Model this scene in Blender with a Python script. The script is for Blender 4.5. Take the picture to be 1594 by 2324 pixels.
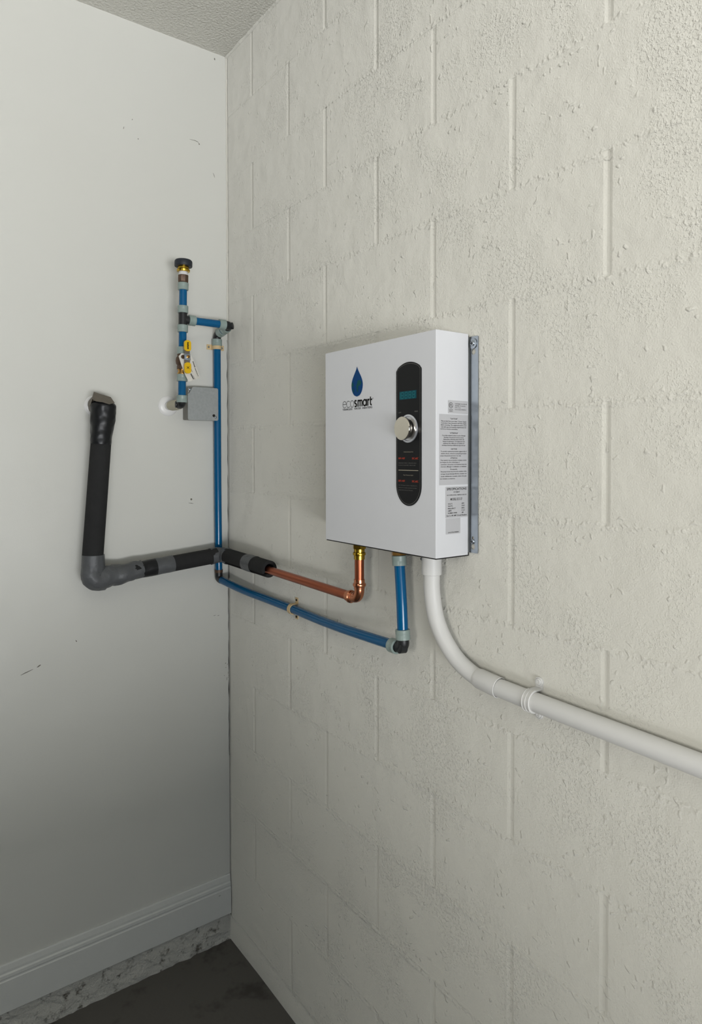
import bpy, bmesh, math, random
from mathutils import Vector, Matrix, noise as mnoise

for o in list(bpy.data.objects):
    bpy.data.objects.remove(o, do_unlink=True)
scene = bpy.context.scene
COL = scene.collection
random.seed(7)

# ---------------------------------------------------------------- camera
FOCAL_PX, W_PX, H_PX = 1517.7, 1594, 2324
YAW, PITCH, ROLL = math.radians(36.178), math.radians(1.083), math.radians(-0.087)
CAM_Z = 1.62
cam_data = bpy.data.cameras.new('camera')
cam = bpy.data.objects.new('camera', cam_data)
COL.objects.link(cam)
fwd = Vector((-math.cos(YAW) * math.cos(PITCH), math.sin(YAW) * math.cos(PITCH), -math.sin(PITCH)))
rgt = Vector((math.sin(YAW), math.cos(YAW), 0.0))
up = rgt.cross(fwd)
r2 = rgt * math.cos(ROLL) + up * math.sin(ROLL)
u2 = -rgt * math.sin(ROLL) + up * math.cos(ROLL)
m = Matrix((r2, u2, -fwd)).transposed().to_4x4()
m.translation = Vector((2.02756, -0.979, CAM_Z))
cam.matrix_world = m
cam_data.sensor_fit = 'VERTICAL'
cam_data.sensor_height = 24.0
cam_data.lens = 24.0 * FOCAL_PX / H_PX
cam_data.shift_y = -100.0 / H_PX          # the picture proper ends above a caption strip
cam_data.clip_start = 0.02
scene.camera = cam

# ---------------------------------------------------------------- light and exposure
vs = scene.view_settings
vs.view_transform = 'Standard'
vs.look = 'None'
vs.gamma = 1.0
vs.use_curve_mapping = False
vs.exposure = -0.36

world = bpy.data.worlds.new('sky')
world.use_nodes = True
bg = world.node_tree.nodes['Background']
bg.inputs['Color'].default_value = (0.62, 0.74, 1.0, 1)
bg.inputs['Strength'].default_value = 0.12
scene.world = world


def area_light(name, loc, rot, sx, sy, power, color):
    d = bpy.data.lights.new(name, 'AREA')
    d.shape = 'RECTANGLE'
    d.size, d.size_y = sx, sy
    d.energy = power
    d.color = color
    o = bpy.data.objects.new(name, d)
    o.location = loc
    o.rotation_euler = rot
    COL.objects.link(o)
    return o


# daylight in the open garage door (faces into the garage) and the sunlit drive in front of it (faces up)
area_light('garage_door_daylight', (4.86, -1.75, 1.24), (0, math.radians(90), 0), 1.75, 2.9, 28, (0.80, 0.90, 1.0))
area_light('sunlit_drive', (10.0, -2.0, 0.02), (math.radians(180), 0, 0), 7.0, 5.0, 2950, (0.985, 0.99, 1.0))
side_fill = area_light('added_side_fill', (3.10, -3.44, 1.95), (math.radians(90), 0, 0), 1.0, 0.8, 29, (1.0, 0.985, 0.95))  # fill lamp added to brighten the right part of the block wall
side_fill.data.spread = math.radians(84)      # narrowed to keep the added fill off the left wall
scene.cycles.use_light_tree = False
scene.cycles.max_bounces = 4
scene.cycles.diffuse_bounces = 2
scene.cycles.glossy_bounces = 2
scene.cycles.adaptive_threshold = 0.05
scene.cycles.caustics_reflective = False
scene.cycles.caustics_refractive = False

# ---------------------------------------------------------------- materials
MATS = {}


def s2l(c):
    return tuple(((v / 255.0) / 12.92 if v / 255.0 <= 0.04045 else ((v / 255.0 + 0.055) / 1.055) ** 2.4) for v in c)


def mat(name, rgb, rough=0.5, metal=0.0, spec=0.5, bump=0.0, bscale=200.0, var=0.0, vscale=30.0, coat=0.0, sss=0.0, trans=0.0):
    """principled material with noise driven colour variation and relief; rgb is sRGB 0-255"""
    if name in MATS:
        return MATS[name]
    mt = bpy.data.materials.new(name)
    mt.use_nodes = True
    nt = mt.node_tree
    b = nt.nodes['Principled BSDF']
    c = s2l(rgb)
    b.inputs['Base Color'].default_value = (*c, 1)
    b.inputs['Roughness'].default_value = rough
    b.inputs['Metallic'].default_value = metal
    b.inputs['Specular IOR Level'].default_value = spec
    b.inputs['Coat Weight'].default_value = coat
    if sss:
        b.inputs['Subsurface Weight'].default_value = sss
        b.inputs['Subsurface Radius'].default_value = (0.004, 0.004, 0.004)
        b.inputs['Subsurface Scale'].default_value = 1.0
    geo = nt.nodes.new('ShaderNodeNewGeometry')
    if var:
        n = nt.nodes.new('ShaderNodeTexNoise')
        n.inputs['Scale'].default_value = vscale
        n.inputs['Detail'].default_value = 1
        nt.links.new(geo.outputs['Position'], n.inputs['Vector'])
        mx = nt.nodes.new('ShaderNodeMix')
        mx.data_type = 'RGBA'
        mx.inputs['A'].default_value = (*[max(0, v * (1 - var)) for v in c], 1)
        mx.inputs['B'].default_value = (*[min(1, v * (1 + var)) for v in c], 1)
        nt.links.new(n.outputs['Fac'], mx.inputs['Factor'])
        nt.links.new(mx.outputs['Result'], b.inputs['Base Color'])
    if bump:
        n2 = nt.nodes.new('ShaderNodeTexNoise')
        n2.inputs['Scale'].default_value = bscale
        n2.inputs['Detail'].default_value = 2
        nt.links.new(geo.outputs['Position'], n2.inputs['Vector'])
        bp = nt.nodes.new('ShaderNodeBump')
        bp.inputs['Distance'].default_value = bump
        nt.links.new(n2.outputs['Fac'], bp.inputs['Height'])
        nt.links.new(bp.outputs['Normal'], b.inputs['Normal'])
    MATS[name] = mt
    return mt


class NG:
    """tiny helper to write node maths"""
    def __init__(self, nt):
        self.nt = nt

    def math(self, op, a, b=None, clamp=False):
        n = self.nt.nodes.new('ShaderNodeMath')
        n.operation = op
        n.use_clamp = clamp
        for i, v in enumerate((a, b)):
            if v is None:
                continue
            if isinstance(v, (int, float)):
                n.inputs[i].default_value = v
            else:
                self.nt.links.new(v, n.inputs[i])
        return n.outputs[0]

    def noise(self, vec, scale, detail=2, rough=0.5):
        n = self.nt.nodes.new('ShaderNodeTexNoise')
        n.inputs['Scale'].default_value = scale
        n.inputs['Detail'].default_value = detail
        n.inputs['Roughness'].default_value = rough
        self.nt.links.new(vec, n.inputs['Vector'])
        return n.outputs['Fac']

    def ramp(self, v, lo, hi, to0=0.0, to1=1.0):
        n = self.nt.nodes.new('ShaderNodeMapRange')
        n.interpolation_type = 'SMOOTHSTEP'
        n.inputs['From Min'].default_value = lo
        n.inputs['From Max'].default_value = hi
        n.inputs['To Min'].default_value = to0
        n.inputs['To Max'].default_value = to1
        self.nt.links.new(v, n.inputs['Value'])
        return n.outputs['Result']

    def voronoi(self, vec, scale):
        n = self.nt.nodes.new('ShaderNodeTexVoronoi')
        n.inputs['Scale'].default_value = scale
        self.nt.links.new(vec, n.inputs['Vector'])
        return n.outputs['Distance']

    def mix(self, f, a, b):
        n = self.nt.nodes.new('ShaderNodeMix')
        n.data_type = 'RGBA'
        self.nt.links.new(f, n.inputs['Factor'])
        for k, v in (('A', a), ('B', b)):
            if isinstance(v, tuple):
                n.inputs[k].default_value = (*v, 1)
            else:
                self.nt.links.new(v, n.inputs[k])
        return n.outputs['Result']


BLOCK_H = 0.2032
BED_Z0 = 0.0813


def block_paint():
    mt = bpy.data.materials.new('cream_block_paint')
    mt.use_nodes = True
    nt = mt.node_tree
    g = NG(nt)
    b = nt.nodes['Principled BSDF']
    b.inputs['Roughness'].default_value = 0.5
    b.inputs['Specular IOR Level'].default_value = 0.4
    b.inputs['Diffuse Roughness'].default_value = 1.0
    geo = nt.nodes.new('ShaderNodeNewGeometry')
    pos = geo.outputs['Position']
    sep = nt.nodes.new('ShaderNodeSeparateXYZ')
    nt.links.new(pos, sep.inputs[0])
    n_big = g.noise(pos, 14, 1)
    n_patch = g.noise(pos, 5.5, 2, 0.6)
    und = g.math('MULTIPLY', n_big, 0.006)
    und2 = g.math('MULTIPLY', g.noise(pos, 55, 1), 0.0017)
    patch = g.ramp(n_patch, 0.42, 0.66)
    orange = g.math('MULTIPLY', g.noise(pos, 380, 0), 0.0006)
    pit = g.math('MULTIPLY', g.math('MULTIPLY', g.ramp(g.noise(pos, 170, 2, 0.7), 0.46, 0.78), patch), 0.0023)
    drops = g.math('MULTIPLY', g.math('MULTIPLY', g.ramp(g.noise(pos, 105, 0), 0.60, 0.80),
                                      g.ramp(g.noise(pos, 26, 0), 0.54, 0.68)), 0.0024)
    n_dirt = g.noise(pos, 95, 1)
    # squeezed out mortar along the bed joints
    fr = g.math('FRACT', g.math('ADD', g.math('DIVIDE', g.math('SUBTRACT', sep.outputs['Z'], BED_Z0), BLOCK_H), 0.5))
    dist = g.math('MULTIPLY', g.math('ABSOLUTE', g.math('SUBTRACT', fr, 0.5)), BLOCK_H)
    wob = g.math('MULTIPLY', g.math('SUBTRACT', n_big, 0.5), 0.014)
    band = g.ramp(g.math('ADD', dist, wob), 0.011, 0.002)
    bead = g.math('MULTIPLY', g.math('MULTIPLY', band, g.ramp(n_patch, 0.32, 0.60)), 0.0020)
    lump = g.math('MULTIPLY', g.math('MULTIPLY', band, g.ramp(n_dirt, 0.45, 0.7)), 0.0018)
    # thicker, smoother paint towards the caulked corner
    calm = g.ramp(sep.outputs['X'], -0.05, 1.05, 0.35, 1.0)
    h = orange
    for t in (und2, pit, drops, bead, lump):
        h = g.math('ADD', h, t)
    h = g.math('ADD', und, g.math('MULTIPLY', h, calm))
    bp = nt.nodes.new('ShaderNodeBump')
    bp.inputs['Distance'].default_value = 1.0
    bp.inputs['Strength'].default_value = 0.9
    nt.links.new(h, bp.inputs['Height'])
    nt.links.new(bp.outputs['Normal'], b.inputs['Normal'])
    col = g.mix(n_patch, s2l((220, 218, 208)), s2l((227, 225, 216)))
    dirt = g.ramp(n_dirt, 0.80, 0.86)
    dirt = g.math('MULTIPLY', dirt, g.ramp(n_big, 0.70, 0.74))
    col = g.mix(dirt, col, s2l((110, 105, 95)))
    nt.links.new(col, b.inputs['Base Color'])
    return mt


def drywall_paint():
    mt = bpy.data.materials.new('white_drywall_paint')
    mt.use_nodes = True
    nt = mt.node_tree
    g = NG(nt)
    b = nt.nodes['Principled BSDF']
    b.inputs['Roughness'].default_value = 0.38
    b.inputs['Specular IOR Level'].default_value = 0.45
    geo = nt.nodes.new('ShaderNodeNewGeometry')
    pos = geo.outputs['Position']
    h = g.math('ADD', g.math('MULTIPLY', g.noise(pos, 350, 2), 0.00012), g.math('MULTIPLY', g.noise(pos, 4, 2), 0.006))
    bp = nt.nodes.new('ShaderNodeBump')
    bp.inputs['Distance'].default_value = 1.0
    nt.links.new(h, bp.inputs['Height'])
    nt.links.new(bp.outputs['Normal'], b.inputs['Normal'])
    col = g.mix(g.noise(pos, 1.7, 2), s2l((222, 221, 213)), s2l((228, 228, 221)))
    specks = g.math('MULTIPLY', g.ramp(g.voronoi(pos, 16), 0.04, 0.015), g.ramp(g.noise(pos, 5, 1), 0.66, 0.70))
    col = g.mix(specks, col, s2l((120, 116, 106)))
    nt.links.new(col, b.inputs['Base Color'])
    return mt


def stained_concrete(name, base, dark, scale, bump):
    mt = bpy.data.materials.new(name)
    mt.use_nodes = True
    nt = mt.node_tree
    g = NG(nt)
    b = nt.nodes['Principled BSDF']
    b.inputs['Roughness'].default_value = 0.85
    geo = nt.nodes.new('ShaderNodeNewGeometry')
    pos = geo.outputs['Position']
    col = g.mix(g.ramp(g.noise(pos, scale, 4, 0.65), 0.54, 0.70), s2l(base), s2l(dark))
    nt.links.new(col, b.inputs['Base Color'])
    bp = nt.nodes.new('ShaderNodeBump')
    bp.inputs['Distance'].default_value = bump
    nt.links.new(g.noise(pos, scale * 4, 5, 0.6), bp.inputs['Height'])
    nt.links.new(bp.outputs['Normal'], b.inputs['Normal'])
    return mt


M_BLOCK = block_paint()
M_DRY = drywall_paint()
M_CEIL = mat('textured_ceiling_paint', (228, 226, 217), 0.8, spec=0.2, bump=0.004, bscale=130, var=0.03, vscale=6)
M_FLOOR = stained_concrete('grey_floor_concrete', (104, 101, 96), (80, 77, 72), 6, 0.002)
M_FAR = mat('far_wall_paint', (98, 94, 88), 0.7, var=0.05, vscale=3)
M_CURB = stained_concrete('dirty_curb_concrete', (214, 212, 203), (110, 105, 96), 28, 0.006)
M_BASE = mat('baseboard_white', (226, 227, 222), 0.35, bump=0.0006, bscale=60, var=0.02)
M_SCUFF = mat('scuff_dark', (122, 118, 108), 0.8, var=0.2, vscale=300)
M_DARK = mat('dark_gap', (30, 28, 26), 0.9)
M_BLUE = mat('blue_pipe_plastic', (0, 94, 144), 0.16, spec=0.4, var=0.05, vscale=20)
M_RING = mat('frosted_ring_plastic', (152, 168, 162), 0.34, spec=0.45, var=0.08, vscale=60)
M_BLACKP = mat('black_fitting_plastic', (34, 36, 38), 0.38, spec=0.5, var=0.1)
M_CAP = mat('black_cap_plastic', (42, 46, 54), 0.5, spec=0.4)
M_FOAM = mat('black_foam', (46, 46, 46), 0.85, spec=0.25, bump=0.0008, bscale=420, var=0.12, vscale=40)
M_VINYL = mat('black_vinyl_tape', (28, 29, 31), 0.36, spec=0.35, var=0.1, bump=0.002, bscale=30)
M_DUCT = mat('grey_duct_tape', (92, 94, 96), 0.42, spec=0.4, var=0.12, vscale=40, bump=0.002, bscale=60)
M_OLIVE = mat('brown_tape_end', (104, 96, 84), 0.5, var=0.12, vscale=80)
M_COPPER = mat('copper', (172, 98, 70), 0.34, metal=1.0, var=0.16, vscale=26)
M_COPPER2 = mat('bright_copper', (206, 136, 102), 0.24, metal=1.0, var=0.12, vscale=50)
M_BRASS = mat('yellow_brass', (198, 162, 60), 0.2, metal=1.0, var=0.1, vscale=60)
M_BRASS2 = mat('dull_brass', (190, 146, 84), 0.28, metal=1.0, var=0.2, vscale=90)
M_BRONZE = mat('brown_bronze', (104, 84, 70), 0.5, metal=0.6, var=0.3, vscale=160, bump=0.0008, bscale=300)
M_TEFLON = mat('white_thread_tape', (232, 230, 228), 0.5)
M_CREAM = mat('cream_rubber', (196, 190, 168), 0.6, var=0.08)
M_STEEL = mat('zinc_steel', (176, 184, 192), 0.32, metal=1.0, var=0.08, vscale=60)
M_LEVER = mat('dark_lever_steel', (126, 120, 114), 0.45, metal=0.8, var=0.1)
M_GALV = mat('galvanized_sheet', (176, 180, 180), 0.45, metal=0.55, var=0.12, vscale=130)
M_GALVD = mat('galvanized_box_side', (140, 138, 132), 0.5, metal=0.55, var=0.1, vscale=90)
M_WHITE = mat('white_powder_coat', (228, 229, 232), 0.32, spec=0.5, var=0.01)
M_PVC = mat('white_conduit_plastic', (230, 229, 225), 0.42, spec=0.45, var=0.01)
M_ESC = mat('white_escutcheon_plastic', (244, 243, 240), 0.3, spec=0.5)
M_BEIGE = mat('beige_clamp_plastic', (222, 196, 150), 0.5, spec=0.4, var=0.04)
M_YELLOW = mat('yellow_vinyl_grip', (236, 190, 8), 0.35, spec=0.5, var=0.04)
M_PAPER = mat('white_paper_tag', (228, 224, 214), 0.7, spec=0.2, var=0.02)
M_INK = mat('black_ink', (28, 27, 26), 0.6, spec=0.15)
M_INKG = mat('grey_ink', (96, 94, 92), 0.6, spec=0.3)
M_PANEL = mat('black_panel_film', (22, 23, 25), 0.4, spec=0.2)
M_LINE = mat('panel_line_grey', (120, 118, 114), 0.5)
M_LINEW = mat('panel_line_cream', (176, 166, 146), 0.5)
M_RED = mat('panel_red_ink', (190, 62, 36), 0.5)
M_LCD = mat('teal_display', (0, 74, 88), 0.4, spec=0.2)
M_SEG = mat('teal_segments', (34, 128, 130), 0.4, spec=0.2)
M_CHROME = mat('chrome_knob', (214, 208, 196), 0.06, metal=1.0)
M_RIM = mat('silver_dial_rim', (214, 216, 222), 0.25, metal=0.7)
M_STICK = mat('silver_sticker', (196, 196, 198), 0.4, spec=0.4, var=0.015)
M_DROP = mat('logo_blue', (0, 66, 124), 0.5, spec=0.15)
M_LAND = mat('logo_green', (14, 82, 84), 0.5, spec=0.15)


# ---------------------------------------------------------------- mesh helpers
def link(name, me, material=None, parent=None, smooth=False):
    o = bpy.data.objects.new(name, me)
    COL.objects.link(o)
    if material and not me.materials:
        me.materials.append(material)
    if smooth:
        for p in me.polygons:
            p.use_smooth = True
    if parent is not None:
        o.parent = parent
        o.matrix_parent_inverse = Matrix.Translation(-parent.location) if parent.type == 'EMPTY' else parent.matrix_world.inverted()
    return o


def empty(name, loc, label, cat, group=None):
    o = bpy.data.objects.new(name, None)
    o.location = loc
    o.empty_display_size = 0.05
    COL.objects.link(o)
    return tag(o, label, cat, group)


def tag(o, label=None, cat=None, group=None, kind=None):
    if label:
        o['label'] = label
    if cat:
        o['category'] = cat
    if group:
        o['group'] = group
    if kind:
        o['kind'] = kind
    return o


def mesh(name, verts, faces):
    me = bpy.data.meshes.new(name)
    me.from_pydata([tuple(v) for v in verts], [], faces)
    me.update()
    return me


def from_bm(name, bm):
    bmesh.ops.recalc_face_normals(bm, faces=bm.faces)
    me = bpy.data.meshes.new(name)
    bm.to_mesh(me)
    bm.free()
    return me


def bm_box(bm, x0, x1, y0, y1, z0, z1, bevel=0.0, seg=2):
    r = bmesh.ops.create_cube(bm, size=1.0)
    vs_ = r['verts']
    for v in vs_:
        v.co = Vector(((x0 + x1) / 2 + v.co.x * (x1 - x0), (y0 + y1) / 2 + v.co.y * (y1 - y0), (z0 + z1) / 2 + v.co.z * (z1 - z0)))
    if bevel:
        es = list({e for v in vs_ for e in v.link_edges})
        bmesh.ops.bevel(bm, geom=es, offset=bevel, segments=seg, affect='EDGES', profile=0.5)


def box(name, x0, x1, y0, y1, z0, z1, material, parent=None, bevel=0.0, seg=2):
    bm = bmesh.new()
    bm_box(bm, x0, x1, y0, y1, z0, z1, bevel, seg)
    return link(name, from_bm(name, bm), material, parent)


def frames(pts):
    pts = [Vector(p) for p in pts]
    tan = []
    for i in range(len(pts)):
        a = pts[max(i - 1, 0)]
        b = pts[min(i + 1, len(pts) - 1)]
        tan.append((b - a).normalized())
    t0 = tan[0]
    ref = Vector((0, 0, 1)) if abs(t0.z) < 0.9 else Vector((0, 1, 0))
    n = (ref - t0 * ref.dot(t0)).normalized()
    out = []
    for i, t in enumerate(tan):
        n = (n - t * n.dot(t)).normalized()
        out.append((pts[i], t, n, t.cross(n)))
    return out


def tube_geo(pts, rad, seg=24, caps=True):
    if isinstance(rad, (int, float)):
        rad = [rad] * len(pts)
    verts, faces = [], []
    for (p, t, n, b), r in zip(frames(pts), rad):
        for k in range(seg):
            a = 2 * math.pi * k / seg
            verts.append(p + (n * math.cos(a) + b * math.sin(a)) * r)
    for i in range(len(pts) - 1):
        for k in range(seg):
            k2 = (k + 1) % seg
            faces.append((i * seg + k, i * seg + k2, (i + 1) * seg + k2, (i + 1) * seg + k))
    if caps:
        faces.append(tuple(reversed(range(seg))))
        faces.append(tuple((len(pts) - 1) * seg + k for k in range(seg)))
    return verts, faces


def smooth_sides(me, angle=40):
    me.polygons.foreach_set('use_smooth', [len(p.vertices) <= 4 for p in me.polygons])
    me.update()
    ang = math.radians(angle)
    bm = bmesh.new()
    bm.from_mesh(me)
    for e in bm.edges:
        e.smooth = not (len(e.link_faces) == 2 and e.calc_face_angle(0) > ang)
    bm.to_mesh(me)
    bm.free()


def tube(name, pts, rad, material, parent=None, seg=24, caps=True, wob=0.0, wscale=40.0):
    v, f = tube_geo(pts, rad, seg, caps)
    if wob:
        ctr = [Vector(p) for p in pts]
        nv = []
        for i, p in enumerate(v):
            c = ctr[i // seg]
            d = (p - c).normalized()
            q = mnoise.noise(p * wscale) * wob + mnoise.noise(p * wscale * 2.7) * wob * 0.5
            nv.append(p + d * q)
        v = nv
    me = mesh(name, v, f)
    smooth_sides(me, 50)
    return link(name, me, material, parent)


def line_pts(a, b, n):
    a, b = Vector(a), Vector(b)
    return [a.lerp(b, i / (n - 1)) for i in range(n)]


def arc_corner(a, c, b, r, n=8):
    """fillet from direction a->c to c->b"""
    a, b, c = Vector(a), Vector(b), Vector(c)
    da, db = (a - c).normalized(), (b - c).normalized()
    p0, p1 = c + da * r, c + db * r
    return [(p0 * (1 - t) ** 2 + c * 2 * t * (1 - t) + p1 * t * t) for t in [i / n for i in range(n + 1)]]


def spline(pts, n=8):
    pts = [Vector(p) for p in pts]
    P = [pts[0] * 2 - pts[1]] + pts + [pts[-1] * 2 - pts[-2]]
    out = []
    for i in range(1, len(P) - 2):
        for k in range(n):
            t = k / n
            a, b, c, d = P[i - 1], P[i], P[i + 1], P[i + 2]
            out.append(0.5 * ((2 * b) + (c - a) * t + (2 * a - 5 * b + 4 * c - d) * t * t + (3 * b - a - 3 * c + d) * t ** 3))
    out.append(pts[-1])
    return out


def lathe(name, origin, axis, profile, material, parent=None, seg=32, close=True):
    """profile: list of (distance along axis, radius)"""
    o = Vector(origin)
    t = Vector(axis).normalized()
    ref = Vector((0, 0, 1)) if abs(t.z) < 0.9 else Vector((0, 1, 0))
    n = (ref - t * ref.dot(t)).normalized()
    b = t.cross(n)
    verts, faces = [], []
    for d, r in profile:
        for k in range(seg):
            a = 2 * math.pi * k / seg
            verts.append(o + t * d + (n * math.cos(a) + b * math.sin(a)) * max(r, 1e-5))
    for i in range(len(profile) - 1):
        for k in range(seg):
            k2 = (k + 1) % seg
            faces.append((i * seg + k, i * seg + k2, (i + 1) * seg + k2, (i + 1) * seg + k))
    if close:
        faces.append(tuple(reversed(range(seg))))
        faces.append(tuple((len(profile) - 1) * seg + k for k in range(seg)))
    me = mesh(name, verts, faces)
    bm = bmesh.new()
    bm.from_mesh(me)
    bmesh.ops.recalc_face_normals(bm, faces=bm.faces)
    bm.to_mesh(me)
    bm.free()
    smooth_sides(me, 35)
    return link(name, me, material, parent)


def flat_poly(name, outline, holes, to3d, thick, material, parent=None):
    """2-D outline with holes -> plate, via a filled curve; to3d is a 4x4 matrix mapping (u, v, w)"""
    cu = bpy.data.curves.new(name, 'CURVE')
    cu.dimensions = '2D'
    cu.fill_mode = 'BOTH'
    cu.extrude = thick / 2
    for pts in [outline] + list(holes):
        s = cu.splines.new('POLY')
        s.points.add(len(pts) - 1)
        for p, q in zip(s.points, pts):
            p.co = (q[0], q[1], 0, 1)
        s.use_cyclic_u = True
    return link(name, curve_mesh(cu, to3d), material, parent)


def curve_mesh(cu, mtx):
    o = bpy.data.objects.new('tmp', cu)
    COL.objects.link(o)
    dg = bpy.context.evaluated_depsgraph_get()
    me = bpy.data.meshes.new_from_object(o.evaluated_get(dg))
    bpy.data.objects.remove(o, do_unlink=True)
    bpy.data.curves.remove(cu)
    me.transform(mtx)
    return me


def plane_mtx(kind, w):
    """maps (u, v, n) onto the block wall facing room (kind 'R': u=x, v=z, n towards -y) or a face looking +x (kind 'L': u=y, v=z, n=+x)"""
    if kind == 'R':
        return Matrix(((1, 0, 0, 0), (0, 0, -1, w), (0, 1, 0, 0), (0, 0, 0, 1)))
    return Matrix(((0, 0, 1, w), (1, 0, 0, 0), (0, 1, 0, 0), (0, 0, 0, 1)))


def prints(name, lines, kind, w, material, parent, res=2):
    """flat lettering; lines: (text, u, v, height, width or None, align, bold) -> one mesh"""
    bm = bmesh.new()
    for (t, u, v, h, width, align, bold) in lines:
        cu = bpy.data.curves.new('t', 'FONT')
        cu.body = t
        cu.size = 1.0
        cu.resolution_u = res
        cu.offset = bold
        o = bpy.data.objects.new('tmp', cu)
        COL.objects.link(o)
        dg = bpy.context.evaluated_depsgraph_get()
        me = bpy.data.meshes.new_from_object(o.evaluated_get(dg))
        bpy.data.objects.remove(o, do_unlink=True)
        bpy.data.curves.remove(cu)
        if not me.vertices:
            continue
        xs = [q.co.x for q in me.vertices]
        ww = max(xs) - min(xs)
        sy = h / 0.72
        sx = sy if width is None else width / ww
        x0 = {'l': u, 'c': u - ww * sx / 2, 'r': u - ww * sx}[align]
        mtx = Matrix.Translation((x0 - min(xs) * sx, v, 0)) @ Matrix.Diagonal((sx, sy, 1, 1))
        me.transform(mtx)
        bm.from_mesh(me)
        bpy.data.meshes.remove(me)
    me = bpy.data.meshes.new(name)
    bm.to_mesh(me)
    bm.free()
    me.transform(plane_mtx(kind, w))
    return link(name, me, material, parent)


def prints_each(name, lines, kind, w, material, parent):
    for ln in lines:
        prints(name, [ln], kind, w, material, parent)


def ribbon(pts, width, closed=False):
    """2-D stroke -> list of quads (verts, faces)"""
    n = len(pts)
    v, f = [], []
    for i in range(n):
        a = Vector(pts[(i - 1) % n] if closed or i else pts[0]).to_2d()
        b = Vector(pts[(i + 1) % n] if closed or i < n - 1 else pts[-1]).to_2d()
        d = (b - a).normalized() if (b - a).length else Vector((1, 0))
        nn = Vector((-d.y, d.x))
        p = Vector(pts[i]).to_2d()
        v += [p + nn * width / 2, p - nn * width / 2]
    for i in range(n if closed else n - 1):
        j = (i + 1) % n
        f.append((2 * i, 2 * i + 1, 2 * j + 1, 2 * j))
    return v, f


def strokes(name, items, kind, w, material, parent):
    V, F = [], []
    for pts, width, closed in items:
        v, f = ribbon(pts, width, closed)
        o = len(V)
        V += [(q.x, q.y, 0.0) for q in v]
        F += [tuple(o + i for i in q) for q in f]
    me = mesh(name, V, F)
    me.transform(plane_mtx(kind, w))
    return link(name, me, material, parent)


def ell(cx, cy, rx, ry, a0=0, a1=360, n=24):
    return [(cx + rx * math.cos(math.radians(a0 + (a1 - a0) * i / n)), cy + ry * math.sin(math.radians(a0 + (a1 - a0) * i / n))) for i in range(n + 1)]


def circ(cx, cy, r, n=24):
    return ell(cx, cy, r, r, 0, 360, n)[:-1]


def round_rect(x0, x1, y0, y1, r, n=6):
    out = []
    for cx, cy, a in ((x1 - r, y1 - r, 0), (x0 + r, y1 - r, 90), (x0 + r, y0 + r, 180), (x1 - r, y0 + r, 270)):
        out += ell(cx, cy, r, r, a, a + 90, n)
    return out


# ---------------------------------------------------------------- the room
ROOM_X, ROOM_Y, CEIL_Z = 4.8, -3.4, 2.9224
FACE_Y = 0.0

floor = tag(box('floor', -0.2, 5.1, ROOM_Y - 0.2, 0.2, -0.15, 0.0, M_FLOOR), 'grey stained concrete garage floor', None, None, 'structure')
drive = tag(box('driveway', 5.1, 16.0, -9.0, 4.0, -0.15, -0.02, M_FLOOR), 'concrete drive outside the garage', None, None, 'structure')


def slab(name, x0, x1, y0, y1, z0, z1, material, label):
    return tag(box(name, x0, x1, y0, y1, z0, z1, material), label, None, None, 'structure')


wall_left = slab('wall_left', -0.12, 0.0, ROOM_Y, -0.0015, 0.094, CEIL_Z, M_DRY, 'smooth white drywall side of the corner')
wall_right = slab('wall_right', -0.12, ROOM_X, 0.0026, 0.16, 0.0, CEIL_Z, M_BLOCK, 'painted concrete block wall carrying the water heater')
bmw = bmesh.new()
bm_box(bmw, -0.12, 2.54, ROOM_Y - 0.15, ROOM_Y, 0.0, CEIL_Z)
bm_box(bmw, 3.66, ROOM_X + 0.2, ROOM_Y - 0.15, ROOM_Y, 0.0, CEIL_Z)
bm_box(bmw, 2.54, 3.66, ROOM_Y - 0.15, ROOM_Y, 0.0, 1.50)
bm_box(bmw, 2.54, 3.66, ROOM_Y - 0.15, ROOM_Y, 2.40, CEIL_Z)  # leaves the unseen opening added for the fill lamp
tag(link('wall_back', from_bm('wall_back', bmw), M_FAR), 'far garage wall behind the camera with an opening added for the fill lamp', None, None, 'structure')
bmw = bmesh.new()
bm_box(bmw, ROOM_X, ROOM_X + 0.2, -0.3, 0.16, 0.0, CEIL_Z)
bm_box(bmw, ROOM_X, ROOM_X + 0.2, ROOM_Y, -3.2, 0.0, CEIL_Z)
bm_box(bmw, ROOM_X, ROOM_X + 0.2, -3.2, -0.3, 2.15, CEIL_Z)
bm_box(bmw, ROOM_X, ROOM_X + 0.2, -3.2, -0.3, 0.0, 0.34)  # unseen low wall, added to cut light on the lower left wall
tag(link('wall_front', from_bm('wall_front', bmw), M_FAR), 'garage wall with a wide opening above an added light-blocking low wall', None, None, 'structure')
ceiling = slab('ceiling', -0.12, ROOM_X + 0.2, ROOM_Y - 0.15, 0.16, CEIL_Z, CEIL_Z + 0.12, M_CEIL, 'rough textured off-white ceiling')

# irregular bead of texture where ceiling meets the block wall, and caulk down the corner
pts = line_pts((0.0, -0.001, CEIL_Z - 0.001), (2.6, -0.001, CEIL_Z - 0.001), 160)
tube('caulk_bead', pts, [0.005 + 0.004 * mnoise.noise(p * 25) for p in pts], M_BLOCK, ceiling, seg=8, wob=0.002)
pts = line_pts((0.0005, 0.0, 2.06), (0.0005, 0.0, CEIL_Z), 90)
tube('caulk_bead', pts, [0.0035 + 0.002 * mnoise.noise(p * 25) for p in pts], M_BLOCK, wall_right, seg=8, wob=0.001)


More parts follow.
